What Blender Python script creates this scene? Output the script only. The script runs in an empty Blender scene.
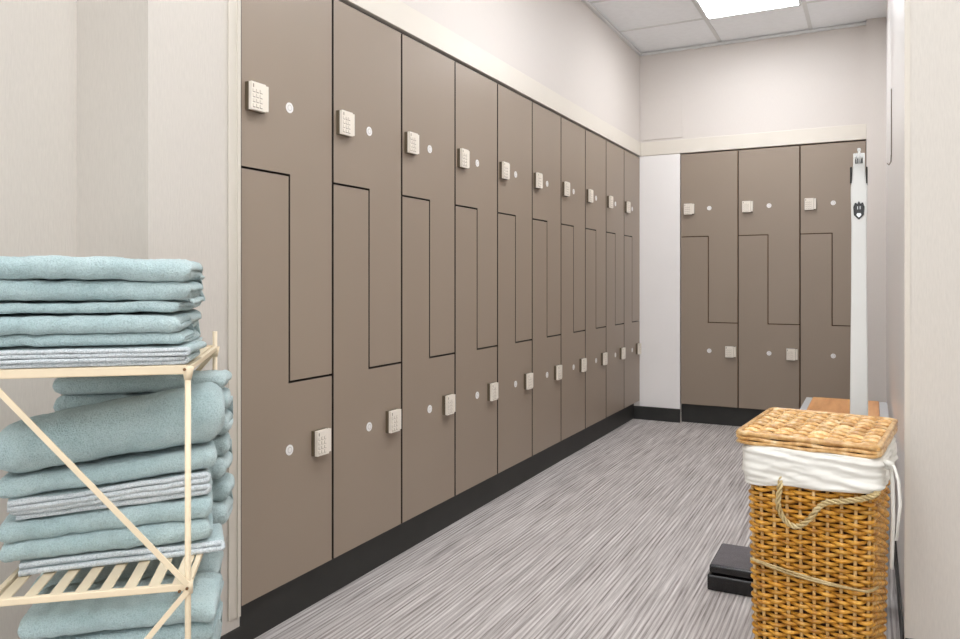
import bpy, bmesh, math, random
from mathutils import Vector, Matrix, noise
random.seed(7)
SC = bpy.context.scene
COL = SC.collection
PI = math.pi

# ------------------------------------------------------------------ helpers
def lin(c):
    out = []
    for v in c:
        v = v / 255.0
        out.append(v / 12.92 if v <= 0.04045 else ((v + 0.055) / 1.055) ** 2.4)
    return tuple(out) + (1.0,)

class NT:
    """small wrapper for node materials"""
    def __init__(self, name):
        self.m = bpy.data.materials.new(name); self.m.use_nodes = True
        self.t = self.m.node_tree; self.b = self.t.nodes['Principled BSDF']
    def n(self, typ, **kw):
        nd = self.t.nodes.new(typ)
        for k, v in kw.items():
            if k in nd.inputs: nd.inputs[k].default_value = v
            else: setattr(nd, k, v)
        return nd
    def l(self, a, b): self.t.links.new(a, b)
    def coords(self, scale, kind='Object', rot=(0, 0, 0)):
        tc = self.n('ShaderNodeTexCoord'); mp = self.n('ShaderNodeMapping')
        mp.inputs['Scale'].default_value = scale; mp.inputs['Rotation'].default_value = rot
        self.l(tc.outputs[kind], mp.inputs['Vector']); return mp.outputs['Vector']
    def noise(self, vec, scale=1.0, detail=2.0, rough=0.5):
        nd = self.n('ShaderNodeTexNoise'); nd.inputs['Scale'].default_value = scale
        nd.inputs['Detail'].default_value = detail; nd.inputs['Roughness'].default_value = rough
        self.l(vec, nd.inputs['Vector']); return nd.outputs['Fac']
    def ramp(self, fac, stops):
        nd = self.n('ShaderNodeValToRGB'); cr = nd.color_ramp
        while len(cr.elements) > 1: cr.elements.remove(cr.elements[-1])
        cr.elements[0].position = stops[0][0]; cr.elements[0].color = stops[0][1]
        for p, c in stops[1:]:
            e = cr.elements.new(p); e.color = c
        self.l(fac, nd.inputs['Fac']); return nd.outputs['Color']
    def mix(self, fac, a, b, blend='MIX'):
        nd = self.n('ShaderNodeMix', data_type='RGBA', blend_type=blend)
        if hasattr(fac, 'is_linked'): self.l(fac, nd.inputs[0])
        else: nd.inputs[0].default_value = fac
        for i, v in ((6, a), (7, b)):
            if hasattr(v, 'is_linked'): self.l(v, nd.inputs[i])
            else: nd.inputs[i].default_value = v
        return nd.outputs[2]
    def color(self, v):
        if hasattr(v, 'is_linked'): self.l(v, self.b.inputs['Base Color'])
        else: self.b.inputs['Base Color'].default_value = v
    def set(self, **kw):
        for k, v in kw.items(): self.b.inputs[k.replace('_', ' ')].default_value = v
    def bump(self, h, strength, dist):
        nd = self.n('ShaderNodeBump'); nd.inputs['Strength'].default_value = strength
        nd.inputs['Distance'].default_value = dist
        self.l(h, nd.inputs['Height']); self.l(nd.outputs['Normal'], self.b.inputs['Normal'])

def plain(name, rgb, rough=0.5, var=0.05, scale=8.0, metal=0.0, bump=0.0, spec=0.5):
    k = NT(name); v = k.coords((1, 1, 1)); f = k.noise(v, scale, 3)
    c = lin(rgb); d = tuple(x * (1 - var) for x in c[:3]) + (1,); e = tuple(min(1, x * (1 + var)) for x in c[:3]) + (1,)
    k.color(k.ramp(f, [(0.3, d), (0.7, e)])); k.set(Roughness=rough, Metallic=metal, Specular_IOR_Level=spec)
    if bump: k.bump(k.noise(v, scale * 30, 2), bump, 0.002)
    return k.m

def wallcover(name, rgb, strength=0.10):
    """vinyl wallcovering with a fine vertical fibre grain"""
    k = NT(name); v = k.coords((300, 300, 34)); f = k.noise(v, 1.0, 3, 0.6)
    c = lin(rgb); d = tuple(x * (1 - strength) for x in c[:3]) + (1,); e = tuple(min(1, x * (1 + strength * .5)) for x in c[:3]) + (1,)
    k.color(k.ramp(f, [(0.3, d), (0.7, e)])); k.set(Roughness=0.55, Specular_IOR_Level=0.35)
    k.bump(f, 0.25, 0.002)
    return k.m

M = {}
M['wall'] = wallcover('wallcovering', (207, 201, 193), 0.05)
M['wall_hi'] = wallcover('wallcovering_upper', (218, 211, 205), 0.02)
M['gloss'] = plain('satin_white_paint', (236, 233, 231), 0.34, 0.01, 2)
M['cream'] = plain('cream_trim_paint', (224, 217, 206), 0.45, 0.015, 3)
M['panel'] = plain('white_filler_panel', (246, 243, 241), 0.5, 0.015, 3)
M['bead'] = plain('corner_bead_paint', (208, 201, 190), 0.5, 0.02, 3)
M['black'] = plain('black_vinyl_base', (46, 46, 44), 0.5, 0.12, 9)
M['tile'] = plain('ceiling_tile', (246, 248, 250), 0.9, 0.02, 30, bump=0.2)
M['tbar'] = plain('ceiling_tee', (222, 223, 222), 0.6, 0.01, 3)
M['carcass'] = plain('locker_carcass', (40, 30, 22), 0.7, 0.05, 5)
M['edge'] = plain('chipboard_edge', (150, 116, 82), 0.7, 0.1, 60)
M['lock'] = plain('lock_beige', (236, 228, 216), 0.4, 0.02, 20)
M['lockdark'] = plain('lock_shadow_line', (150, 138, 122), 0.5, 0.05, 20)
M['lockbase'] = plain('lock_base', (96, 84, 66), 0.5, 0.05, 20)
M['disc'] = plain('number_disc_white', (240, 238, 236), 0.4, 0.01, 20)
M['discgrey'] = plain('number_disc_grey', (206, 203, 202), 0.4, 0.01, 20)
M['rackpaint'] = plain('cream_enamel', (231, 214, 184), 0.38, 0.03, 14)
M['rackdark'] = plain('rivet', (120, 88, 56), 0.4, 0.03, 14, metal=0.4)
M['scalewhite'] = plain('white_enamel', (226, 227, 224), 0.3, 0.02, 8)
M['scaleblack'] = plain('black_enamel', (28, 26, 26), 0.25, 0.1, 8)
M['rubber'] = plain('black_rubber_mat', (92, 88, 92), 0.45, 0.15, 40, bump=0.3)
M['chrome'] = plain('chrome', (200, 200, 200), 0.2, 0.02, 8, metal=1.0)
M['alu'] = plain('pale_steel', (206, 210, 214), 0.35, 0.02, 10, metal=0.3)
M['slit'] = plain('dark_slit', (120, 108, 100), 0.5, 0.05, 8)

def locker_mat():
    k = NT('taupe_laminate'); v = k.coords((1, 1, 1), 'Object')
    f = k.noise(v, 1.2, 2); g = k.noise(v, 420, 2)
    c = k.ramp(f, [(0.3, lin((148, 133, 118))), (0.7, lin((153, 138, 123)))])
    k.color(c); k.set(Roughness=0.40, Specular_IOR_Level=0.5)
    k.bump(g, 0.10, 0.0006)
    return k.m
M['door'] = locker_mat()

def carpet_mat():
    k = NT('striped_carpet')
    v1 = k.coords((125, 2.6, 1)); f1 = k.noise(v1, 1.0, 4, 0.72)
    v2 = k.coords((52, 1.3, 1)); f2 = k.noise(v2, 1.0, 2, 0.5)
    v3 = k.coords((9, 3, 1)); f3 = k.noise(v3, 1.0, 2, 0.5)
    v4 = k.coords((700, 260, 900)); f4 = k.noise(v4, 1.0, 1)
    c1 = k.ramp(f1, [(0.36, lin((104, 96, 95))), (0.44, lin((158, 150, 148))), (0.50, lin((196, 190, 188))), (0.57, lin((214, 209, 207))), (0.66, lin((246, 243, 242)))])
    c2 = k.ramp(f2, [(0.36, lin((146, 138, 136))), (0.62, lin((232, 227, 225)))])
    c = k.mix(0.25, c1, c2)
    # woven bands along the room, their phase and strength wandering
    tc = k.n('ShaderNodeTexCoord'); sx = k.n('ShaderNodeSeparateXYZ'); k.l(tc.outputs['Object'], sx.inputs[0])
    ph = k.noise(k.coords((14, 0.75, 1)), 1.0, 2, 0.5)
    a1 = k.n('ShaderNodeMath', operation='MULTIPLY'); k.l(sx.outputs['X'], a1.inputs[0]); a1.inputs[1].default_value = 2 * PI / 0.0150
    a2 = k.n('ShaderNodeMath', operation='MULTIPLY_ADD'); k.l(ph, a2.inputs[0]); a2.inputs[1].default_value = 14.0; k.l(a1.outputs[0], a2.inputs[2])
    a3 = k.n('ShaderNodeMath', operation='SINE'); k.l(a2.outputs[0], a3.inputs[0])
    a4 = k.n('ShaderNodeMath', operation='MULTIPLY_ADD'); k.l(a3.outputs[0], a4.inputs[0]); a4.inputs[1].default_value = 0.5; a4.inputs[2].default_value = 0.5
    cw = k.ramp(a4.outputs[0], [(0.10, lin((134, 126, 123))), (0.45, lin((196, 189, 186))), (0.8, lin((236, 231, 228)))])
    c = k.mix(0.34, c, cw)
    c3 = k.ramp(f3, [(0.3, (0.93, 0.92, 0.91, 1)), (0.7, (1.05, 1.04, 1.03, 1))])
    c = k.mix(1.0, c, c3, 'MULTIPLY')
    c4 = k.ramp(f4, [(0.35, (0.80, 0.80, 0.80, 1)), (0.6, (1, 1, 1, 1))])
    c = k.mix(0.6, c, c4, 'MULTIPLY')
    k.color(c); k.set(Roughness=0.95, Specular_IOR_Level=0.1)
    k.bump(f4, 0.6, 0.004)
    return k.m
M['carpet'] = carpet_mat()

def towel_mat(name, a, b):
    k = NT(name); v = k.coords((1, 1, 1))
    f = k.noise(v, 9, 3, 0.6); g = k.noise(v, 420, 2, 0.7); h = k.noise(v, 120, 2, 0.6)
    c = k.ramp(f, [(0.3, lin(a)), (0.7, lin(b))])
    d = k.ramp(g, [(0.32, (0.62, 0.70, 0.70, 1)), (0.56, (1.04, 1.04, 1.04, 1))])
    k.color(k.mix(0.75, c, d, 'MULTIPLY'))
    k.set(Roughness=1.0, Specular_IOR_Level=0.05, Sheen_Weight=0.35, Sheen_Roughness=0.5)
    hh = k.mix(0.5, g, h)
    k.bump(hh, 0.9, 0.009)
    return k.m
M['towel'] = towel_mat('terry_pale_teal', (174, 199, 202), (200, 219, 220))
M['towel2'] = towel_mat('terry_paler_teal', (188, 209, 211), (208, 225, 226))  # slightly paler teal for the side-folded and rear-pile towels
M['hem'] = towel_mat('terry_hem_band', (218, 227, 232), (238, 243, 246))

def cotton_mat():
    k = NT('white_cotton'); v = k.coords((1, 1, 1)); f = k.noise(v, 6, 2)
    k.color(k.ramp(f, [(0.3, lin((226, 224, 216))), (0.7, lin((236, 234, 227)))]))
    k.set(Roughness=0.9, Specular_IOR_Level=0.1)
    k.bump(k.noise(v, 500, 1), 0.2, 0.001); return k.m
M['cotton'] = cotton_mat()

def wicker_mat(name, dark, mid, light, rough=0.38):
    k = NT(name); v = k.coords((40, 40, 40)); f = k.noise(v, 1, 3, 0.6)
    geo = k.n('ShaderNodeNewGeometry')
    c = k.ramp(f, [(0.28, lin(dark)), (0.5, lin(mid)), (0.72, lin(light))])
    r = k.ramp(geo.outputs['Random Per Island'], [(0.0, (0.70, 0.66, 0.62, 1)), (0.6, (1, 1, 1, 1)), (1.0, (1.12, 1.10, 1.05, 1))])
    k.color(k.mix(0.9, c, r, 'MULTIPLY')); k.set(Roughness=rough, Specular_IOR_Level=0.5)
    return k.m
M['wick'] = wicker_mat('golden_wicker', (158, 100, 28), (204, 146, 50), (230, 178, 84))
M['wicklid'] = wicker_mat('pale_wicker', (176, 124, 62), (224, 178, 114), (250, 226, 180), 0.28)  # pale straw, with the lid's highlights and shading put into its colour range
M['stake'] = wicker_mat('straw_stake', (196, 150, 84), (220, 182, 118), (232, 202, 150))
M['gapshade'] = plain('weave_gap_shade', (70, 40, 16), 0.8, 0.2, 60)  # dark brown standing in for the shade behind the weave
M['rope'] = wicker_mat('twisted_straw_rope', (160, 134, 86), (200, 178, 128), (222, 205, 164), 0.6)

def wood_mat():
    k = NT('maple_wood'); v = k.coords((26, 3, 26)); f = k.noise(v, 1.0, 4, 0.6)
    k.color(k.ramp(f, [(0.3, lin((196, 130, 74))), (0.55, lin((222, 162, 104))), (0.75, lin((232, 178, 122)))]))
    k.set(Roughness=0.35); return k.m
M['wood'] = wood_mat()

def emis(name, rgb, s):
    k = NT(name); k.color(lin(rgb)); k.b.inputs['Emission Color'].default_value = lin(rgb)
    k.set(Emission_Strength=s); return k.m
M['lamp'] = emis('lit_diffuser', (250, 252, 255), 8.3)

# ---- mesh builders
def box(bm, a, b, mi=0):
    x0, y0, z0 = a; x1, y1, z1 = b
    vs = [bm.verts.new(p) for p in ((x0,y0,z0),(x1,y0,z0),(x1,y1,z0),(x0,y1,z0),(x0,y0,z1),(x1,y0,z1),(x1,y1,z1),(x0,y1,z1))]
    fs = []
    for q in ((3,2,1,0),(4,5,6,7),(0,1,5,4),(1,2,6,5),(2,3,7,6),(3,0,4,7)):
        f = bm.faces.new([vs[i] for i in q]); f.material_index = mi; fs.append(f)
    return vs

def tube(bm, pts, r, sides=6, closed=False, mi=0, flat=1.0):
    """tube along a polyline; r is a number or a list of radii"""
    n = len(pts); pts = [Vector(p) for p in pts]; rings = []
    up = Vector((0, 0, 1)); prev = None
    for i in range(n):
        if closed: d = pts[(i+1) % n] - pts[i-1]
        else: d = pts[min(i+1, n-1)] - pts[max(i-1, 0)]
        d.normalize()
        if prev is None:
            s = d.cross(up)
            if s.length < 0.05: s = d.cross(Vector((1, 0, 0)))
        else:
            s = prev - d * prev.dot(d)
        s.normalize(); prev = s.copy(); t = d.cross(s)
        rr = r[i] if isinstance(r, (list, tuple)) else r
        rings.append([bm.verts.new(pts[i] + s * (rr * math.cos(2*PI*k/sides)) + t * (rr * flat * math.sin(2*PI*k/sides))) for k in range(sides)])
    m = n if closed else n - 1
    for i in range(m):
        A, B = rings[i], rings[(i+1) % n]
        for k in range(sides):
            f = bm.faces.new((A[k], A[(k+1) % sides], B[(k+1) % sides], B[k])); f.smooth = True; f.material_index = mi
    if not closed:
        for R_ in (list(reversed(rings[0])), rings[-1]):
            f = bm.faces.new(R_); f.material_index = mi

def prism(bm, poly, axis, a, b, mi=0):
    """extrude a 2D polygon along axis 'x','y' or 'z' from a to b"""
    def P(u, v, w):
        return {'x': (w, u, v), 'y': (u, w, v), 'z': (u, v, w)}[axis]
    A = [bm.verts.new(P(u, v, a)) for u, v in poly]; B = [bm.verts.new(P(u, v, b)) for u, v in poly]
    n = len(poly); fs = [bm.faces.new(A), bm.faces.new(B)]
    for i in range(n): fs.append(bm.faces.new((A[i], A[(i+1) % n], B[(i+1) % n], B[i])))
    for f in fs: f.material_index = mi

def obj(name, bm, mats, parent=None, bevel=0.0, segs=2, smooth=False, recalc=True):
    if recalc: bmesh.ops.recalc_face_normals(bm, faces=bm.faces[:])
    me = bpy.data.meshes.new(name); bm.to_mesh(me); bm.free()
    for m in (mats if isinstance(mats, (list, tuple)) else [mats]): me.materials.append(m)
    o = bpy.data.objects.new(name, me); COL.objects.link(o)
    if parent is not None: o.parent = parent
    if bevel:
        md = o.modifiers.new('bevel', 'BEVEL'); md.width = bevel; md.segments = segs; md.limit_method = 'ANGLE'; md.angle_limit = 0.6
    if smooth:
        for p in me.polygons: p.use_smooth = True
    return o

def tag(o, label, cat, group=None):
    o['label'] = label; o['category'] = cat
    if group: o['group'] = group
    return o

def thing(name, label, cat, loc=(0, 0, 0), rz=0.0, group=None):
    o = bpy.data.objects.new(name, None); COL.objects.link(o); o.empty_display_size = 0.1
    o.location = loc; o.rotation_euler = (0, 0, rz)
    return tag(o, label, cat, group)

def struct(name, bm, mats, bevel=0.0):
    o = obj(name, bm, mats, None, bevel); o['kind'] = 'structure'; return o

def boxes(*bs):
    bm = bmesh.new()
    for a, b in bs: box(bm, a, b)
    return bm

def copy_tree(o, parent=None):
    c = o.copy(); COL.objects.link(c)
    if parent is not None: c.parent = parent
    for ch in list(o.children): copy_tree(ch, c)
    return c

ORD = ['first', 'second', 'third', 'fourth', 'fifth', 'sixth', 'seventh', 'eighth', 'ninth', 'tenth']

# ------------------------------------------------------------------ camera
YAW = 0.478; CAM = Vector((1.5341, -1.537, 1.0319)); F = 758.3191
cd = bpy.data.cameras.new('camera'); co = bpy.data.objects.new('camera', cd); COL.objects.link(co)
co.location = CAM; co.rotation_euler = (PI/2, 0, YAW)
cd.sensor_width = 36.0; cd.lens = F / 960 * 36.0; cd.shift_y = -39.695 / 960; cd.clip_start = 0.02
SC.camera = co

# ------------------------------------------------------------------ the setting
CZ = 2.71; W = 0.4; KICK = 0.138; TOP = KICK + 1.8
XR = 1.61; YP = 0.775; YB = 4.0
struct('floor', boxes(((-0.6, -4.1, -0.05), (3.3, 4.6, 0.0))), M['carpet'])
struct('ceiling', boxes(((-0.6, -4.1, CZ), (3.3, 4.6, CZ + 0.05))), M['tile'])
# suspended grid
bm = bmesh.new()
gx = [0.003, 0.58, 1.165, 1.75, 2.34, 2.93]; gy = [3.445 - 0.6 * i for i in range(13)]
for x in gx[1:]: box(bm, (x - 0.012, -4.0, CZ - 0.004), (x + 0.012, 3.99, CZ))
for y in gy: box(bm, (-0.26, y - 0.012, CZ - 0.0042), (3.2, y + 0.012, CZ - 0.0001))
struct('trim_1', bm, M['tbar'])
bm = boxes(((0.0, -0.296, CZ - 0.022), (0.018, 4.0, CZ - 0.0045)), ((0.018, 3.982, CZ - 0.022), (1.497, 4.0, CZ - 0.0045)))
struct('trim_2', bm, M['tbar'])
# walls
struct('wall_left', boxes(((-0.10, 0.0, TOP + 0.012), (0.0, 4.1, CZ)), ((-0.60, 0.0, 0.0), (-0.52, 4.1, CZ))), M['wall_hi'])
struct('wall_left_pier', boxes(((-0.263, -0.296, 0.0), (0.0, -0.002, CZ))), M['wall'])
struct('wall_left_recess', boxes(((-0.35, -4.0, 0.0), (-0.263, -0.0, CZ))), M['wall'])
struct('wall_back', boxes(((0.0, YB, TOP + 0.012), (1.61, YB + 0.1, CZ)), ((0.0, YB, 0.0), (0.297, YB + 0.02, TOP + 0.012)), ((-0.55, YB + 0.5, 0), (1.7, YB + 0.58, CZ))), [M['wall_hi']])
struct('wall_back_pilaster', boxes(((1.497, 3.95, 0.0), (XR, YB + 0.45, CZ))), M['wall_hi'])
struct('wall_right', boxes(((XR, YP + 0.002, 0.0), (XR + 0.1, YB + 0.1, CZ))), M['gloss'])
struct('wall_right_pier', boxes(((XR, YP - 0.008, 0.0), (3.2, YP + 0.002, CZ))), M['wall'])
struct('wall_right_lobby', boxes(((3.2, -4.0, 0.0), (3.3, YP, CZ))), M['wall'])
# trim boards above the lockers, filler panel, corner bead
struct('trim_3', boxes(((-0.02, 0.0, TOP + 0.008), (0.010, YB, TOP + 0.108)), ((0.010, YB - 0.010, TOP + 0.008), (1.497, YB + 0.02, TOP + 0.108))), M['cream'], 0.002)
struct('trim_4', boxes(((0.0, YB - 0.006, 0.098), (0.297, YB - 0.0005, TOP + 0.005))), M['panel'])
struct('trim_5', boxes(((0.0005, -0.046, 0.118), (0.006, -0.0065, CZ - 0.03)), ((0.0005, -0.018, 0.118), (0.010, -0.0065, CZ - 0.03))), M['bead'], 0.001)
struct('trim_6', boxes(((XR - 0.0015, YP - 0.011, 0.0), (XR + 0.012, YP - 0.0085, CZ))), M['bead'])
# black bases
struct('baseboard_left', boxes(((-0.1, 0.0, 0.0), (-0.045, YB, KICK - 0.004)), ((0.0005, -0.302, 0.0), (0.005, -0.002, 0.087)), ((-0.263, -0.302, 0.0), (0.0, -0.2965, 0.087)), ((-0.2625, -3.99, 0.0), (-0.257, -0.303, 0.087))), M['black'])
struct('baseboard_back', boxes(((-0.0445, YB - 0.012, 0.0), (0.298, YB - 0.0065, 0.097)), ((0.2985, YB + 0.04, 0.0), (1.497, YB + 0.06, KICK - 0.004))), M['black'])
struct('baseboard_right', boxes(((XR, YP - 0.014, 0.0), (3.19, YP - 0.0085, 0.084)), ((XR - 0.006, YP + 0.004, 0.0), (XR - 0.0005, 3.949, 0.084))), M['black'])

# ------------------------------------------------------------------ ceiling lights
def ceiling_light(x0, y0, x1, y1, label):
    t = thing('ceiling_light', label, 'ceiling light', ((x0+x1)/2, (y0+y1)/2, CZ - 0.03), 0, 'recessed ceiling light panels')
    w, d = (x1-x0)/2 - 0.014, (y1-y0)/2 - 0.014
    bm = bmesh.new(); e = 0.014
    for a, b in (((-w, -d), (w, -d+e)), ((-w, d-e), (w, d)), ((-w, -d+e), (-w+e, d-e)), ((w-e, -d+e), (w, d-e))):
        box(bm, (a[0], a[1], 0.012), (b[0], b[1], 0.029))
    obj('frame', bm, M['tbar'], t)
    obj('diffuser', boxes(((-w+e, -d+e, 0.016), (w-e, d-e, 0.028))), M['lamp'], t)
ceiling_light(0.58, 2.845, 1.165, 3.445, 'glowing square ceiling light panel nearest the back wall lockers')
ceiling_light(0.58, 1.045, 1.165, 1.645, 'glowing ceiling light panel over the middle of the locker aisle')
ceiling_light(0.58, -0.755, 1.165, -0.155, 'glowing ceiling light panel over the near end of the locker row')
ceiling_light(1.75, -0.755, 2.34, -0.155, 'glowing ceiling light panel over the entrance in front of the right wall')
ceiling_light(0.58, -2.555, 1.165, -1.955, 'added unseen fill light in the ceiling behind the towel rack side of the entrance')  # added behind the camera to brighten the towel and hamper fronts
ceiling_light(1.75, -2.555, 2.34, -1.955, 'added unseen fill light in the ceiling farthest from the lockers')  # second added fill behind the camera, for the same fronts

# ------------------------------------------------------------------ lockers
def keypad(parent, cx, cz):
    bm = bmesh.new(); w, h = 0.035, 0.0385
    box(bm, (-w, -0.013, -h), (w - 0.006, 0.0, h), 2)
    box(bm, (-w + 0.001, -0.024, -h), (w - 0.014, -0.013, h), 0)          # face with the keys
    box(bm, (w - 0.0125, -0.021, -h + 0.004), (w, -0.002, h - 0.002), 0)   # latch strip
    box(bm, (-w + 0.006, -0.0246, h - 0.016), (-w + 0.010, -0.024, h - 0.006), 1)
    for r in range(4):
        for c in range(3):
            x = -w + 0.0105 + c * 0.0135; z = h - 0.024 - r * 0.0138
            box(bm, (x - 0.0052, -0.0243, z - 0.0052), (x + 0.0052, -0.0238, z + 0.0052), 1)
            box(bm, (x - 0.0046, -0.0262, z - 0.0036), (x + 0.0046, -0.0243, z + 0.0050), 0)
    o = obj('keypad_lock', bm, [M['lock'], M['lockdark'], M['lockbase']], parent, 0.0012, 1)
    o.location = (cx, 0.0, cz); o['label'] = 'beige keypad lock'
def disc(parent, cx, cz):
    bm = bmesh.new(); n = 24
    def cyl(r, y0, y1, mi):
        prism(bm, [(r*math.cos(2*PI*i/n), r*math.sin(2*PI*i/n)) for i in range(n)], 'y', y0, y1, mi)
    cyl(0.0155, -0.0016, 0.0, 0); cyl(0.0095, -0.0020, -0.0016, 1); cyl(0.0068, -0.0023, -0.0018, 0)
    o = obj('number_disc', bm, [M['disc'], M['discgrey']], parent); o.location = (cx, 0.0, cz); o['label'] = 'round white number disc'

def make_locker():
    t = thing('locker', 'taupe locker', 'locker', (0, 0, 0))
    g = 0.0027; e = 0.0042; s = 0.197; zu, zl = 1.341, 0.729
    bm = boxes(((0.001, 0.024, KICK), (W - 0.001, 0.44, TOP)))
    obj('carcass', bm, M['carcass'], t)
    up = [(e, zu + g), (s + g, zu + g), (s + g, zl + g), (W - e, zl + g), (W - e, TOP - 0.002), (e, TOP - 0.002)]
    lo = [(e, KICK), (W - e, KICK), (W - e, zl - g), (s - g, zl - g), (s - g, zu - g), (e, zu - g)]
    for nm, poly, kx, kz, dz in (('upper_door', up, 0.053, 1.539, 1.541), ('lower_door', lo, 0.331, 0.528, 0.528)):
        bm = bmesh.new(); prism(bm, poly, 'y', 0.0, 0.020)
        bm.normal_update()
        for f in bm.faces:
            if abs(f.normal.y) < 0.5: f.material_index = 1
        d = obj(nm, bm, [M['door'], M['carcass']], t, 0.0008, 1)
        keypad(d, kx, kz); disc(d, 0.197, dz)
    return t
proto = make_locker()
LW = ['nearest of all, beside the white corner trim', 'second from the white corner trim', 'third from the white corner trim', 'fourth from the white corner trim',
      'fifth from the white corner trim', 'sixth from the white corner trim', 'seventh from the white corner trim', 'third from the far corner',
      'next to last before the far corner', 'last one at the far corner']
for i in range(10):
    o = proto if i == 0 else copy_tree(proto)
    o.location = (0.0, i * W, 0); o.rotation_euler = (0, 0, PI / 2)
    tag(o, 'taupe two-door locker of the long left row, ' + LW[i], 'locker', 'lockers along the left wall')
BW = ['left one beside the white filler panel', 'middle one of the three', 'right one behind the white weighing scale column']
for i in range(3):
    o = copy_tree(proto); o.location = (0.2985 + i * 0.3995, 3.994, 0); o.rotation_euler = (0, 0, 0)
    for d in o.children:
        if 'door' in d.name:
            for q in d.children: q.location.x += (0.020 if 'lower' in d.name else 0.012) if 'keypad' in q.name else 0.007
            d.material_slots[1].link = 'OBJECT'; d.material_slots[1].material = M['edge']
    tag(o, 'taupe two-door locker on the far back wall, ' + BW[i], 'locker', 'lockers on the back wall')

# flush access panel on the back wall and a slim dark hook strip on the right wall
bm = boxes(((0.012, YB - 0.006, 2.062), (0.318, YB - 0.0005, 2.352)))
tag(obj('access_panel', bm, M['wall_hi'], None, 0.002), 'flush cream access panel in the corner above the white filler panel', 'access panel')
t = thing('wall_hook', 'slim dark wall strip ending in a small hook, high on the right wall', 'hook', (XR, 2.32, 1.55))
obj('strip', boxes(((-0.0045, -0.010, 0.03), (-0.0005, 0.010, 0.335))), M['slit'], t, 0.001)
bm = bmesh.new(); tube(bm, [(-0.003, 0, 0.04), (-0.004, 0, 0.01), (-0.012, 0, -0.004), (-0.018, 0, 0.004)], 0.003, 6)
obj('hook', bm, M['slit'], t)

# ------------------------------------------------------------------ towel rack
AR = YAW + math.radians(13.0)
def cam2world(X, Z):
    r = Vector((math.cos(YAW), math.sin(YAW))); f = Vector((-math.sin(YAW), math.cos(YAW)))
    p = Vector((CAM.x, CAM.y)) + r * X + f * Z; return p
P0 = cam2world(-0.5007, 1.3)
RW, RD = 0.306, 0.40; S1, S2, S3 = 0.879, 0.507, 0.135
rack = thing('towel_rack', 'cream folding metal rack with three slatted shelves of towels', 'rack', (P0.x, P0.y, 0), AR)
def rackpart(name, bm, mats=None, bevel=0.0): return obj(name, bm, mats or M['rackpaint'], rack, bevel)
for x, y in ((0, 0), (-RW, 0), (0, RD), (-RW, RD)):
    bm = bmesh.new(); r = 0.0052
    tube(bm, [(x, y, 0.0), (x, y, S1 + (0.006 if y == 0 else 0.038))], r, 10)
    for z in (S2, S3): tube(bm, [(x, y, z - 0.012), (x, y, z + 0.010)], 0.0085, 10)
    tube(bm, [(x, y, S1 - 0.018), (x, y, S1 + 0.004)], [0.006, 0.0105], 10)
    rackpart('post', bm)
for z, h in ((S1, 0.0085), (S2, 0.0065), (S3, 0.0065)):
    bm = bmesh.new(); a = 0.005
    for y in (0, RD): box(bm, (-RW, y - a, z - h), (0, y + a, z + h - 0.001))
    for x in (-RW, 0): box(bm, (x - a, 0, z - 0.005), (x + a, RD, z + 0.005))
    sh = rackpart('shelf', bm, None, 0.002)
    n = 8; bm = bmesh.new()
    for i in range(n):
        x = -RW + (i + 0.5) * RW / n + 0.002
        box(bm, (x - 0.0095, 0.0, z + 0.001), (x + 0.0095, RD, z + 0.0045))
    obj('slats', bm, M['rackpaint'], sh, 0.001, 1)
for z0, z1 in ((S1, S2), (S2, S3)):
    for y, sg in ((-0.0075, 1), (RD + 0.0075, -1)):
        for k in (0, 1):
            if y < 0 and k == (0 if z0 == S1 else 1): continue
            xa, xb = (-RW, 0) if k else (0, -RW)
            if y < 0:
                xa, xb = (-RW, 0) if z0 == S1 else (0, -RW)
            bm = bmesh.new(); yy = y + (0.004 if k and y > 0 else 0)
            d = Vector((xb - xa, 0, (z1 + 0.004) - (z0 - 0.004))); nrm = Vector((-d.z, 0, d.x)).normalized() * 0.0048
            A = Vector((xa, 0, z0 - 0.006)); B = Vector((xb, 0, z1 + 0.006))
            q = [A + nrm, A - nrm, B - nrm, B + nrm]
            prism(bm, [(v.x, v.z) for v in q], 'y', yy - 0.0017, yy + 0.0017)
            rackpart('brace', bm, None, 0.0008)
for x, z in ((-0.004, S1 + 0.0005), (0.0, S2), (-0.012, S2 - 0.004), (-RW, S1), (-RW, S2)):
    bm = bmesh.new()
    prism(bm, [(x + 0.0026*math.cos(i*PI/5), z + 0.0026*math.sin(i*PI/5)) for i in range(10)], 'y', -0.0125, -0.0095)
    rackpart('rivet', bm, M['rackdark'])

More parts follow.
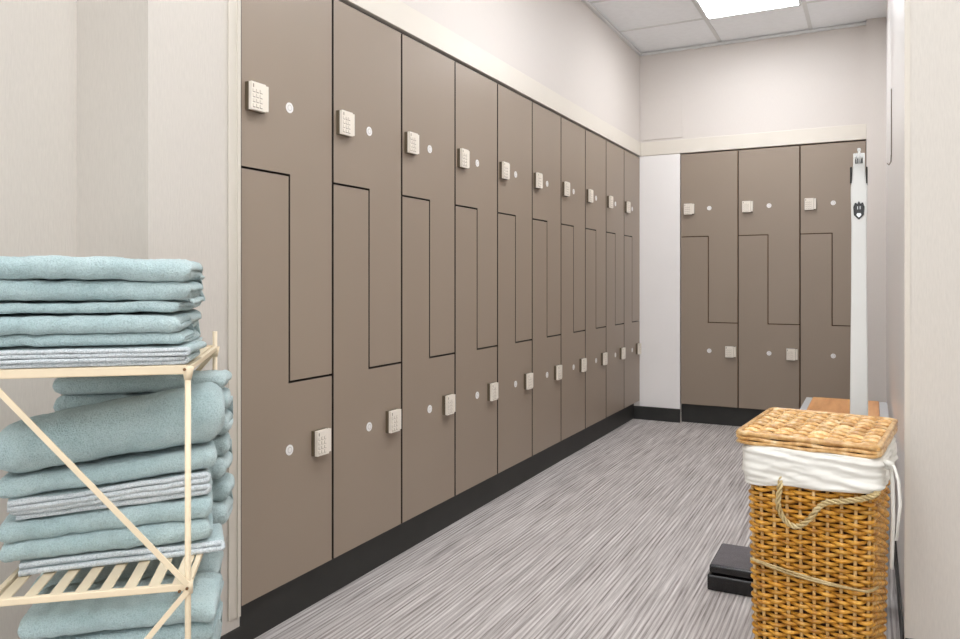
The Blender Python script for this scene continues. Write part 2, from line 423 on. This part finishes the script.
# ------------------------------------------------------------------ towels
def towel_mesh(L, D, lobes, seed, amp=0.004, grow=0.0, flip=False, seg=90, trim=None, fat=0.0, sh=(0.0, 0.0), ax=0, mid=0.0, open_=0.485, endround=0.016, bend=7):
    """A towel folded back and forth: a thick sheet whose folds show as rounded lobes on the front (-y).
    L along x, D along y (0 = front).  lobes = lobe heights bottom to top."""
    rnd = random.Random(seed); ox, oy = rnd.uniform(0, 50), rnd.uniform(0, 50)
    path = []       # (y, z, ny, nz, half thickness, layer)
    z = 0.0; nl = len(lobes)
    for i, h in enumerate(lobes):
        t = h / 2; hz = t * open_
        fo = rnd.uniform(-0.006, 0.010) if nl > 1 else 0.0
        yf = h / 2 + fo; yb = D - 0.02 + rnd.uniform(-.006, .006)
        zl, zu = z + t / 2, z + 1.5 * t
        ns = 9
        for k in range(ns): path.append((yb + (yf - yb) * k / ns, zl, 0, -1, hz, i))
        for k in range(bend + 1):
            a = -PI/2 - PI * k / bend
            path.append((yf + (t/2) * math.cos(a), z + t + (t/2) * math.sin(a), math.cos(a), math.sin(a), hz, i))
        for k in range(1, ns + 1): path.append((yf + (yb - yf) * k / ns, zu, 0, 1, hz, i))
        z += h
        if i < nl - 1:
            t2 = lobes[i+1] / 2; r = (t / 2 + t2 / 2) / 2
            for k in range(1, 5):
                a = -PI/2 + PI * k / 5
                path.append((yb + 0.9 * r * math.cos(a), z + (t2 - t) / 4 + r * math.sin(a), 0, 0, hz * 0.9, i))
    # normals: the outer side of the sheet, turned consistently along the path
    lm = []; zz0 = 0.0
    for h in lobes: lm.append(zz0 + h / 2); zz0 += h
    n = len(path); pts = [Vector((p[0], p[1])) for p in path]; H = z
    bm = bmesh.new(); G = []
    a0, a1 = (0.0, 1.0) if trim is None else trim
    for s in range(seg + 1):
        u = a0 + (a1 - a0) * s / seg
        # finer steps close to both ends so that the ends round off
        uu = 0.5 - 0.5 * math.cos(PI * u); uu = 0.45 * uu + 0.55 * u
        e = min(uu, 1 - uu) * L
        er = 1.0 if e > endround else math.sqrt(max(0.0, 1 - (1 - e / endround) ** 2)) * 0.70 + 0.30
        ring = []
        for j in range(n):
            d = (pts[min(j+1, n-1)] - pts[max(j-1, 0)]); d.normalize()
            nn = Vector((d.y, -d.x))                 # right-hand normal of the path
            hz = path[j][4] * er
            lay = path[j][5]
            lx = (uu - 0.5) * L + 0.010 * noise.noise((lay * 3.1 + ox, oy, j * 0.05)) * (2 * uu - 1) 
            wv = noise.noise((lx * 6 + ox, pts[j].x * 5, oy + lay * 0.35)) * amp + noise.noise((lx * 22 + ox, pts[j].x * 14 + oy, lay * 1.7)) * amp * 0.45
            wy = noise.noise((lx * 6 + oy, lay * 1.3 + ox, 3.0)) * amp * 1.6
            w = min(1.0, pts[j].y / max(H, 1e-4) + 0.15)
            for sg in (1, -1):
                q = pts[j] + nn * hz * sg
                q.y = lm[lay] + (q.y - lm[lay]) * (er if ax else 1.0) if ax else lm[lay] + (pts[j].y - lm[lay]) * er + nn.y * hz * sg
                along = lx if ax == 0 else mid - q.x
                fz = noise.noise((lx * 170, q.x * 170 + q.y * 170, oy)) * 0.0012 + noise.noise((lx * 34 + ox, (q.x + q.y) * 40, oy)) * 0.0024 * (0.4 if ax else 1.0)
                zz = q.y + fz + (wv + fat * (1 - (2*uu-1)**2)) * w + (sh[0] + (sh[1] - sh[0]) * q.y / H) * along
                ring.append(bm.verts.new((lx, q.x + wy + fz, max(zz, 0.0) if sh[0] == 0 else zz)))
        G.append(ring)
    for s in range(seg):
        A, B = G[s], G[s+1]
        for j in range(n - 1):
            bm.faces.new((A[2*j], A[2*j+2], B[2*j+2], B[2*j])); bm.faces.new((A[2*j+1], B[2*j+1], B[2*j+3], A[2*j+3]))
        bm.faces.new((A[0], B[0], B[1], A[1])); bm.faces.new((A[2*n-2], A[2*n-1], B[2*n-1], B[2*n-2]))
    for R_ in (G[0], G[-1]):
        for j in range(n - 1): bm.faces.new((R_[2*j], R_[2*j+1], R_[2*j+3], R_[2*j+2]))
    bm.normal_update()
    return bm, H

def rack_pt(lx, ly):
    c, s = math.cos(AR), math.sin(AR); return (P0.x + lx * c - ly * s, P0.y + lx * s + ly * c)

def add_towel(label, group, cx, fy, z, L, D, lobes, seed, rz=0.0, side=False, mat='towel', tilt=0.0, hem=False, **kw):
    """cx, fy: middle of the front edge in rack coordinates; side = folds face right so the front shows sheet edges"""
    if side:
        bm, H = towel_mesh(D, L, lobes, seed, seg=40, endround=0.006, ax=1, mid=L/2, open_=0.43, **kw)     # x of the mesh runs along the depth
    else:
        bm, H = towel_mesh(L, D, lobes, seed, **kw)
    o = obj('folded_towel', bm, M[mat], None, smooth=True)
    x, y = rack_pt(cx, fy)
    if side:
        # mesh -y (folds) must point to +x of the rack: turn by +90 degrees; mesh x runs along depth
        o.location = (*rack_pt(cx + L/2 * math.cos(rz), fy + D/2 + L/2 * math.sin(rz)), z); o.rotation_euler = (tilt, 0, AR + rz + PI/2)
    else:
        o.location = (x, y, z); o.rotation_euler = (0, -tilt, AR + rz)
    tag(o, label, 'towel', group)
    if hem:
        bm, H = towel_mesh(D, L, [h for h in lobes], seed, seg=3, endround=0.0001, trim=(0.004, 0.09), ax=1, mid=L/2, open_=0.43, **kw)
        hb = obj('hem', bm, M['hem'], o, smooth=True); hb.scale = (1.015, 1.0, 1.0); hb['label'] = 'pale woven hem'
    return o, H
G1, G2, G3 = 'towels on the top shelf of the rack', 'towels on the middle shelf of the rack', 'towels on the bottom shelf of the rack'
z = S1 + 0.0085
# top shelf, front pile (bottom to top)
add_towel('lowest teal towel of the top shelf front pile, thin sheet edges facing out', G1, -0.174, -0.006, z, 0.37, 0.15, [0.0155, 0.0150], 11, side=True, mat='towel2', amp=0.006, hem=True); z += 0.0340
add_towel('teal towel with two soft folds, second from bottom of the top shelf front pile', G1, -0.195, -0.004, z, 0.372, 0.15, [0.020, 0.030], 12, amp=0.0045, mat='towel', endround=0.022); z += 0.0545
add_towel('thin teal towel right under the topmost one of the top shelf front pile', G1, -0.198, 0.002, z, 0.375, 0.145, [0.018], 13, amp=0.0040); z += 0.0205
add_towel('topmost thick teal towel of the front pile on the top shelf', G1, -0.187, -0.008, z, 0.385, 0.155, [0.033, 0.037], 14, amp=0.0065, fat=0.002, endround=0.024)
# top shelf, rear pile
z = S1 + 0.0085
for i, (lb, w) in enumerate((([0.04, 0.04], 'lowest'), ([0.026, 0.026], 'middle'), ([0.024, 0.020], 'topmost'))):
    add_towel(w + ' teal towel of the rear pile on the top shelf', G1, -0.203 + 0.004 * i, 0.175, z, 0.355, 0.20, lb, 20 + i, amp=0.004, mat='towel2', endround=0.022); z += sum(lb) + 0.0045
# middle shelf, front pile, turned a little and rising to the right
r2 = math.radians(8.4); fx, fy = -0.150, 0.118; z = S2 + 0.0062
add_towel('lowest teal towel of the middle shelf front pile, white hem edges along its front', G2, fx + 0.008, fy, z, 0.366, 0.125, [0.0205], 31, r2, side=True, mat='towel2', amp=0.005, hem=True); z += 0.0220
add_towel('teal towel with two fat folds, second from the bottom on the middle shelf', G2, fx, fy - 0.003, z, 0.352, 0.128, [0.038, 0.038], 32, r2, amp=0.0045, sh=(0.0, 0.045)); z += 0.0785
add_towel('teal towel showing white layered hems, halfway up the middle shelf front pile', G2, fx - 0.008, fy + 0.003, z, 0.356, 0.122, [0.0215, 0.0205], 33, r2, side=True, mat='towel2', sh=(0.045, 0.065), amp=0.0065, hem=True); z += 0.0440
add_towel('single-fold teal towel just below the big one on the middle shelf', G2, fx, fy + 0.002, z, 0.36, 0.125, [0.036], 34, r2, amp=0.004, sh=(0.065, 0.085)); z += 0.0415
add_towel('big thick teal towel on top of the middle shelf front pile', G2, fx + 0.004, fy + 0.002, z, 0.386, 0.135, [0.098], 35, r2, amp=0.007, sh=(0.085, 0.15), endround=0.04, bend=14)
# middle shelf, rear pile reaching out to the right
z = S2 + 0.0062
for i, (lb, w) in enumerate((([0.05, 0.048], 'lowest'), ([0.045, 0.043], 'second lowest'), ([0.048, 0.044], 'next to topmost'), ([0.036], 'topmost'))):
    add_towel(w + ' teal towel of the rear pile, sticking out right of the middle shelf', G2, -0.128 - 0.003 * (i % 2), 0.283, z, 0.335, 0.108, lb, 40 + i, 0.0, amp=0.005, mat='towel2', endround=0.022); z += sum(lb) + 0.003
# bottom shelf
z = S3 + 0.0062
for i, (lb, w) in enumerate((([0.05, 0.05], 'lowest'), ([0.045, 0.045], 'second lowest'), ([0.04, 0.035], 'next to topmost'), ([0.040], 'topmost'))):
    add_towel(w + ' teal towel of the front pile on the bottom shelf', G3, -0.128 + 0.004 * i, 0.03, z, 0.315, 0.17, lb, 50 + i, 0.03, amp=0.005); z += sum(lb) + 0.0055
z = S3 + 0.0062
for i, (lb, w) in enumerate((([0.05, 0.05], 'lowest'), ([0.05, 0.05], 'middle'), ([0.05, 0.045], 'topmost'))):
    add_towel(w + ' whitish teal towel of the rear pile on the bottom shelf', G3, -0.150, 0.225, z, 0.345, 0.160, lb, 60 + i, 0.02, amp=0.005, mat='towel2', endround=0.022); z += sum(lb) + 0.0055

# ------------------------------------------------------------------ wicker hamper
AB = math.radians(-7.0)
hamp = thing('laundry_hamper', 'tall golden wicker laundry hamper with lid and white cotton liner by the right wall', 'laundry basket', (1.414, 0.605, 0), AB)
HB = 0.575
def ring_pts(hx, hy, r, n):
    """points round a rounded rectangle, with outward normals; n points evenly spaced"""
    segs = []; per = 4 * (hx + hy - 2 * r) + 2 * PI * r; out = []
    edges = [((-hx + r, -hy), (hx - r, -hy), (0, -1)), ((hx, -hy + r), (hx, hy - r), (1, 0)), ((hx - r, hy), (-hx + r, hy), (0, 1)), ((-hx, hy - r), (-hx, -hy + r), (-1, 0))]
    cor = [(hx - r, -hy + r, -PI/2), (hx - r, hy - r, 0), (-hx + r, hy - r, PI/2), (-hx + r, -hy + r, PI)]
    for i in range(n):
        s = per * i / n
        for (a, b, nn), (cx, cy, a0) in zip(edges, cor):
            Ls = math.hypot(b[0] - a[0], b[1] - a[1])
            if s <= Ls:
                k = s / Ls; out.append((a[0] + (b[0]-a[0])*k, a[1] + (b[1]-a[1])*k, nn[0], nn[1])); break
            s -= Ls
            if s <= PI/2 * r:
                a = a0 + s / r; out.append((cx + r*math.cos(a), cy + r*math.sin(a), math.cos(a), math.sin(a))); break
            s -= PI/2 * r
        else: out.append((edges[0][0][0], edges[0][0][1], 0, -1))
    return out
def half(z): k = z / HB; return 0.127 + 0.011 * k, 0.140 + 0.012 * k
NS = 36
bm = bmesh.new(); rows = int(HB / 0.0100)
for rI in range(rows):
    z = 0.008 + rI * 0.0100; hx, hy = half(z); pts = ring_pts(hx, hy, 0.026, NS * 6); P = []; R = []
    jit = random.uniform(-0.0012, 0.0012); ph = rI % 2
    for i, (x, y, nx, ny) in enumerate(pts):
        a = PI * i / 6.0 + PI * ph
        w = 0.0062 * math.cos(a) ; dz = 0.0020 * math.sin(i * 0.21 + rI) + jit
        P.append((x + nx * w, y + ny * w, z + dz)); R.append(0.0046 + 0.0007 * math.cos(a))
    tube(bm, P, R, 6, True)
obj('woven_body', bm, M['wick'], hamp)
bm = bmesh.new()
for i in range(NS):
    P = []; 
    for z in (0.0, HB * 0.33, HB * 0.66, HB):
        hx, hy = half(z); x, y, nx, ny = ring_pts(hx, hy, 0.026, NS)[i]; P.append((x + nx * 0.0005, y + ny * 0.0005, z))
    tube(bm, P, 0.0043, 6)
obj('stakes', bm, M['stake'], hamp)
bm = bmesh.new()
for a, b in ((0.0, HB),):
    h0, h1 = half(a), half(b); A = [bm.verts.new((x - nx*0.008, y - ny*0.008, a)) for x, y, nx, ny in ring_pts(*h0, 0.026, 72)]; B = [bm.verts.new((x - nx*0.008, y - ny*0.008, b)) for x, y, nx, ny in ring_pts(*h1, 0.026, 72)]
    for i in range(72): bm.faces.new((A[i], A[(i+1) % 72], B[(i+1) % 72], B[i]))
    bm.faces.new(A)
obj('gap_shade_shell', bm, M['gapshade'], hamp)  # added shell, coloured like the shade seen through the weave gaps
bm = bmesh.new()      # base border and the loose reed strand across the front
for z, r in ((0.006, 0.007), (0.014, 0.006)):
    hx, hy = half(z); tube(bm, [(x + nx*0.006, y + ny*0.006, z) for x, y, nx, ny in ring_pts(hx, hy, 0.026, 90)], r, 6, True)
obj('base_border', bm, M['wick'], hamp)
bm = bmesh.new()
for o_, s_ in ((0.0, 0), (0.006, 1)):
    P = []
    for i in range(22):
        k = i / 21; x = -0.134 + 0.262 * k; z = 0.335 - 0.025 * (1 - (1 - k) ** 1.7) - o_ * math.sin(PI * k + 0.3); P.append((x, -half(z)[1] - 0.0135 - (0.001 if s_ else 0), z))
    P.append((0.1385, -half(z)[1] + 0.006, P[-1][2]))
    for i in range(1): P.append((half(z)[0] + 0.0135, -half(z)[1] + 0.03 + i * 0.045, P[-1][2] + 0.0002))
    tube(bm, P, 0.0026, 6)
obj('loose_reed', bm, M['rope'], hamp)
# cotton liner folded over the rim
bm = bmesh.new(); n = 150; prof = [(0.533, 0.006), (0.529, 0.011), (0.531, 0.0165), (0.542, 0.020), (0.556, 0.0205), (0.572, 0.021), (0.588, 0.0215), (0.603, 0.022), (0.614, 0.021), (0.621, 0.017), (0.624, 0.006), (0.621, -0.012)]
rings = []
base = ring_pts(0.138, 0.152, 0.022, n)
pz = []
for (z0, o0), (z1, o1) in zip(prof, prof[1:]):
    for q in range(3): pz.append((z0 + (z1 - z0) * q / 3, o0 + (o1 - o0) * q / 3))
prof = pz + [prof[-1]]
for j, (z, off) in enumerate(prof):
    R_ = []
    for i, (x, y, nx, ny) in enumerate(base):
        u = 2 * PI * i / n; c3 = (math.cos(u) * 3, math.sin(u) * 3)
        wr = 0.0
        if 4 < j < 30:
            sl = x * 0.9 + 0.35 * noise.noise((c3[0] * 0.5, c3[1] * 0.5, 7.0)) * 0.12
            wr = 0.0085 * noise.noise((c3[0] * 0.7, c3[1] * 0.7, (z + sl * 0.12) * 95)) + 0.0035 * noise.noise((c3[0] * 1.6, c3[1] * 1.6, (z - sl * 0.2) * 190))
        dz = (0.085 * x + 0.004 * noise.noise((c3[0] * 0.9 + 4, c3[1] * 0.9, 2.0)) + 0.002 * math.sin(u * 5)) * max(0, 1 - j / 20.0)
        R_.append(bm.verts.new((x + nx * (off + wr), y + ny * (off + wr), z + dz)))
    rings.append(R_)
for A, B in zip(rings, rings[1:]):
    for i in range(n):
        f = bm.faces.new((A[i], A[(i+1) % n], B[(i+1) % n], B[i])); f.smooth = True
lin_o = obj('cotton_liner', bm, M['cotton'], hamp); lin_o.modifiers.new('s', 'SUBSURF').render_levels = 1; lin_o['label'] = 'white cotton liner turned over the rim'
bm = bmesh.new()
kx, ky, kz = 0.165, -0.132, 0.602
tube(bm, [(kx - 0.006, ky - 0.006, kz + 0.01), (kx + 0.010, ky - 0.004, kz + 0.006), (kx + 0.012, ky + 0.012, kz - 0.006), (kx - 0.004, ky + 0.010, kz - 0.004)], 0.007, 8)
for k, (dx, dy, l) in enumerate(((0.023, -0.012, 0.165), (0.010, 0.008, 0.24))):
    P = [(kx + 0.004, ky, kz + 0.004), (kx + dx * 0.7, ky + dy * 0.6, kz + 0.004), (kx + dx * 1.15, ky + dy, kz - 0.03), (kx + dx * 1.3, ky + dy * 1.2, kz - l * 0.5), (kx + dx * 0.95, ky + dy * 1.2, kz - l)]
    tube(bm, P, [0.004, 0.005, 0.0055, 0.006, 0.0055], 6, flat=0.4)
obj('liner_tie', bm, M['cotton'], hamp, smooth=True)
# twisted rope handle
def catm(P, m=10):
    out = []; P = [Vector(p) for p in P]
    for i in range(len(P) - 1):
        a, b, c, d = P[max(i-1, 0)], P[i], P[i+1], P[min(i+2, len(P)-1)]
        for k in range(m):
            t = k / m; out.append(0.5 * ((2*b) + (c-a)*t + (2*a-5*b+4*c-d)*t*t + (3*b-a-3*c+d)*t**3))
    out.append(P[-1]); return out
yf = -0.152 - 0.019
rp = catm([(-0.060, yf + 0.010, 0.552), (-0.061, yf - 0.004, 0.522), (-0.064, yf - 0.004, 0.482), (-0.048, yf - 0.004, 0.448), (-0.022, yf - 0.004, 0.438), (0.004, yf - 0.004, 0.458), (0.026, yf - 0.004, 0.490), (0.046, yf - 0.003, 0.507), (0.082, yf - 0.002, 0.516), (0.118, yf + 0.0, 0.526), (0.140, yf + 0.003, 0.536), (0.152, yf + 0.018, 0.545)], 9)
bm = bmesh.new()
for s_ in range(3):
    P = []
    for i, p in enumerate(rp):
        d = (rp[min(i+1, len(rp)-1)] - rp[max(i-1, 0)]).normalized(); n1 = Vector((0, 1, 0)); n2 = d.cross(n1).normalized()
        a = i * 0.55 + s_ * 2 * PI / 3; P.append(p + n1 * 0.0042 * math.cos(a) + n2 * 0.0042 * math.sin(a))
    tube(bm, P, 0.0031, 6)
obj('rope_handle', bm, M['rope'], hamp)
# woven lid
LX, LY = 0.158, 0.176
lid = bpy.data.objects.new('lid', None); COL.objects.link(lid); lid.parent = hamp
bm = bmesh.new(); nr = 17; nst = 8; sp = 2 * LX / nst
for r_ in range(nr):
    y = -LY + 0.010 + r_ * (2 * LY - 0.02) / (nr - 1); P = []; R = []
    for i in range(nst * 8 + 1):
        x = -LX + 0.002 + (2 * LX - 0.004) * i / (nst * 8); a = PI * i / 8.0 + (PI if r_ % 2 else 0)
        P.append((x, y + 0.0012 * math.sin(i * 0.3 + r_), 0.009 + 0.0048 * math.sin(a))); R.append(0.0098 + 0.0016 * math.sin(a))
    tube(bm, P, R, 8, flat=0.5)
obj('lid_weave', bm, M['wicklid'], hamp)
bm = bmesh.new()
for i in range(nst + 1):
    x = -LX + i * sp; tube(bm, [(x, -LY, 0.010), (x, LY, 0.010)], 0.0042, 6)
tube(bm, [(x + nx * 0.001, y + ny * 0.001, 0.013) for x, y, nx, ny in ring_pts(LX, LY, 0.012, 80)], 0.0068, 7, True)
for j in range(2):
    tube(bm, [(x + nx * 0.002, y + ny * 0.002, 0.001 - j * 0.0085 + 0.002 * math.sin(i * 0.9 + j * 3)) for i, (x, y, nx, ny) in enumerate(ring_pts(LX, LY, 0.012, 80))], 0.0052, 6, True)
obj('lid_border', bm, M['wicklid'], hamp)
bm = bmesh.new(); box(bm, (-LX + 0.004, -LY + 0.004, -0.006), (LX - 0.004, LY - 0.004, 0.006)); obj('lid_gap_shade', bm, M['gapshade'], hamp)  # added dark sheet, shade between the lid rods put into its colour
for nm in ('lid_weave', 'lid_border', 'lid_gap_shade'):
    o = bpy.data.objects[nm]; o.parent = lid
lid.location = (-0.006, 0.012, 0.638); lid.rotation_euler = (math.radians(1.6), 0, 0)

# ------------------------------------------------------------------ weighing scale
sc = thing('weighing_scale', 'white upright weighing scale with a low black platform beside the hamper', 'scale', (1.30, 1.17, 0))
X0, X1, Y0, Y1 = -0.256, 0.255, -0.118, 0.125
bm = boxes(((X0, Y0, 0.0), (X1, Y1, 0.052))); obj('base', bm, M['scaleblack'], sc, 0.006, 3)
bm = boxes(((X0 + 0.006, Y0 + 0.005, 0.057), (0.14, Y1 - 0.005, 0.083))); pl = obj('platform', bm, M['scaleblack'], sc, 0.005, 3)
bm = boxes(((X0 + 0.012, Y0 + 0.011, 0.083), (0.134, Y1 - 0.011, 0.086))); obj('rubber_mat', bm, M['rubber'], pl, 0.001, 1)
bm = boxes(((X0 + 0.03, Y0 + 0.03, 0.05), (0.11, Y1 - 0.03, 0.06))); obj('spacer', bm, M['scaleblack'], sc)
cx = 0.195
def taper(bm, zs, dy, mi=0):
    rr = [[bm.verts.new((cx + sx * w, sy * dy, z)) for sx, sy in ((-1, -1), (1, -1), (1, 1), (-1, 1))] for z, w in zs]
    for A, B in zip(rr, rr[1:]):
        for k in range(4): bm.faces.new((A[k], A[(k+1) % 4], B[(k+1) % 4], B[k]))
    bm.faces.new(rr[0][::-1]); bm.faces.new(rr[-1])
bm = bmesh.new(); taper(bm, [(0.05, 0.0275), (0.65, 0.0255), (1.0, 0.0225), (1.20, 0.0215), (1.30, 0.0235), (1.325, 0.0235), (1.355, 0.0195), (1.40, 0.0165)], 0.03)
colm = obj('column', bm, M['scalewhite'], sc, 0.004, 2)
bm = bmesh.new()
box(bm, (cx - 0.0165, -0.028, 1.418), (cx + 0.0165, 0.028, 1.432))
for s_ in (-1, 1): box(bm, (cx + s_ * 0.0135 - 0.003, -0.028, 1.395), (cx + s_ * 0.0135 + 0.003, 0.028, 1.418))
box(bm, (cx - 0.002, -0.028, 1.396), (cx + 0.002, -0.020, 1.418))
tube(bm, [(cx, 0, 1.43), (cx, 0, 1.445)], 0.004, 8); tube(bm, [(cx, 0, 1.443), (cx, 0, 1.452)], 0.0055, 8)
obj('beam_yoke', bm, M['scalewhite'], sc, 0.001, 1)
bm = boxes(((cx - 0.010, -0.020, 1.400), (cx + 0.010, 0.024, 1.416))); obj('pivot_block', bm, M['scaleblack'], sc)
bm = boxes(((cx - 0.007, -0.17, 1.400), (cx - 0.004, 0.19, 1.411)), ((cx + 0.004, -0.17, 1.400), (cx + 0.007, 0.19, 1.411)))
obj('beam', bm, M['chrome'], sc, 0.0005, 1)
for b_ in (((cx - 0.0255, -0.03, 1.338), (cx - 0.0195, 0.03, 1.390)), ((cx + 0.0195, -0.03, 1.335), (cx + 0.0245, 0.03, 1.388))):
    obj('poise_weight', boxes(b_), M['scaleblack'], sc, 0.002, 2)
bm = bmesh.new()
prism(bm, [(cx - 0.014, 1.236), (cx, 1.222), (cx + 0.014, 1.236), (cx + 0.016, 1.262), (cx + 0.011, 1.276), (cx + 0.004, 1.272), (cx, 1.281), (cx - 0.004, 1.272), (cx - 0.011, 1.276), (cx - 0.016, 1.262)], 'y', -0.0345, -0.0295)
bg = obj('badge', bm, M['scaleblack'], sc, 0.0008, 1)
bm = bmesh.new(); prism(bm, [(cx - 0.007, 1.236), (cx, 1.228), (cx + 0.007, 1.236), (cx + 0.005, 1.242), (cx - 0.005, 1.242)], 'y', -0.0355, -0.034)
for s_ in (-1, 1): prism(bm, [(cx + s_ * 0.0035 - 0.0008, 1.254), (cx + s_ * 0.0035 + 0.0008, 1.254), (cx + s_ * 0.0035 + 0.0008, 1.264), (cx + s_ * 0.0035 - 0.0008, 1.264)], 'y', -0.0355, -0.034)
obj('badge_emblem', bm, M['chrome'], bg)

# ------------------------------------------------------------------ bench
be = thing('bench', 'low maple-topped bench with pale metal frame along the right wall', 'bench', (1.415, 2.06, 0))
bm = boxes(((-0.145, -0.50, 0.428), (0.145, 0.50, 0.452))); obj('bench_top', bm, M['wood'], be, 0.004, 2)
bm = boxes(((-0.175, -0.505, 0.405), (-0.1455, 0.505, 0.448)), ((0.1455, -0.505, 0.405), (0.18, 0.505, 0.448)), ((-0.14, -0.505, 0.40), (0.14, -0.47, 0.427)), ((-0.14, 0.47, 0.40), (0.14, 0.505, 0.427)))
obj('frame', bm, M['alu'], be, 0.003, 2)
for x in (-0.16, 0.165):
    for y in (-0.47, 0.47): obj('leg', boxes(((x - 0.015, y - 0.02, 0.0), (x + 0.015, y + 0.02, 0.405))), M['alu'], be, 0.003, 2)

# ------------------------------------------------------------------ light and colour management
w = bpy.data.worlds.new('world'); SC.world = w; w.use_nodes = True
w.node_tree.nodes['Background'].inputs[0].default_value = (0.97, 0.985, 1.0, 1); w.node_tree.nodes['Background'].inputs[1].default_value = 0.9
vs = SC.view_settings; vs.view_transform = 'Standard'; vs.look = 'None'; vs.exposure = 1.15; vs.gamma = 1.0; vs.use_curve_mapping = False
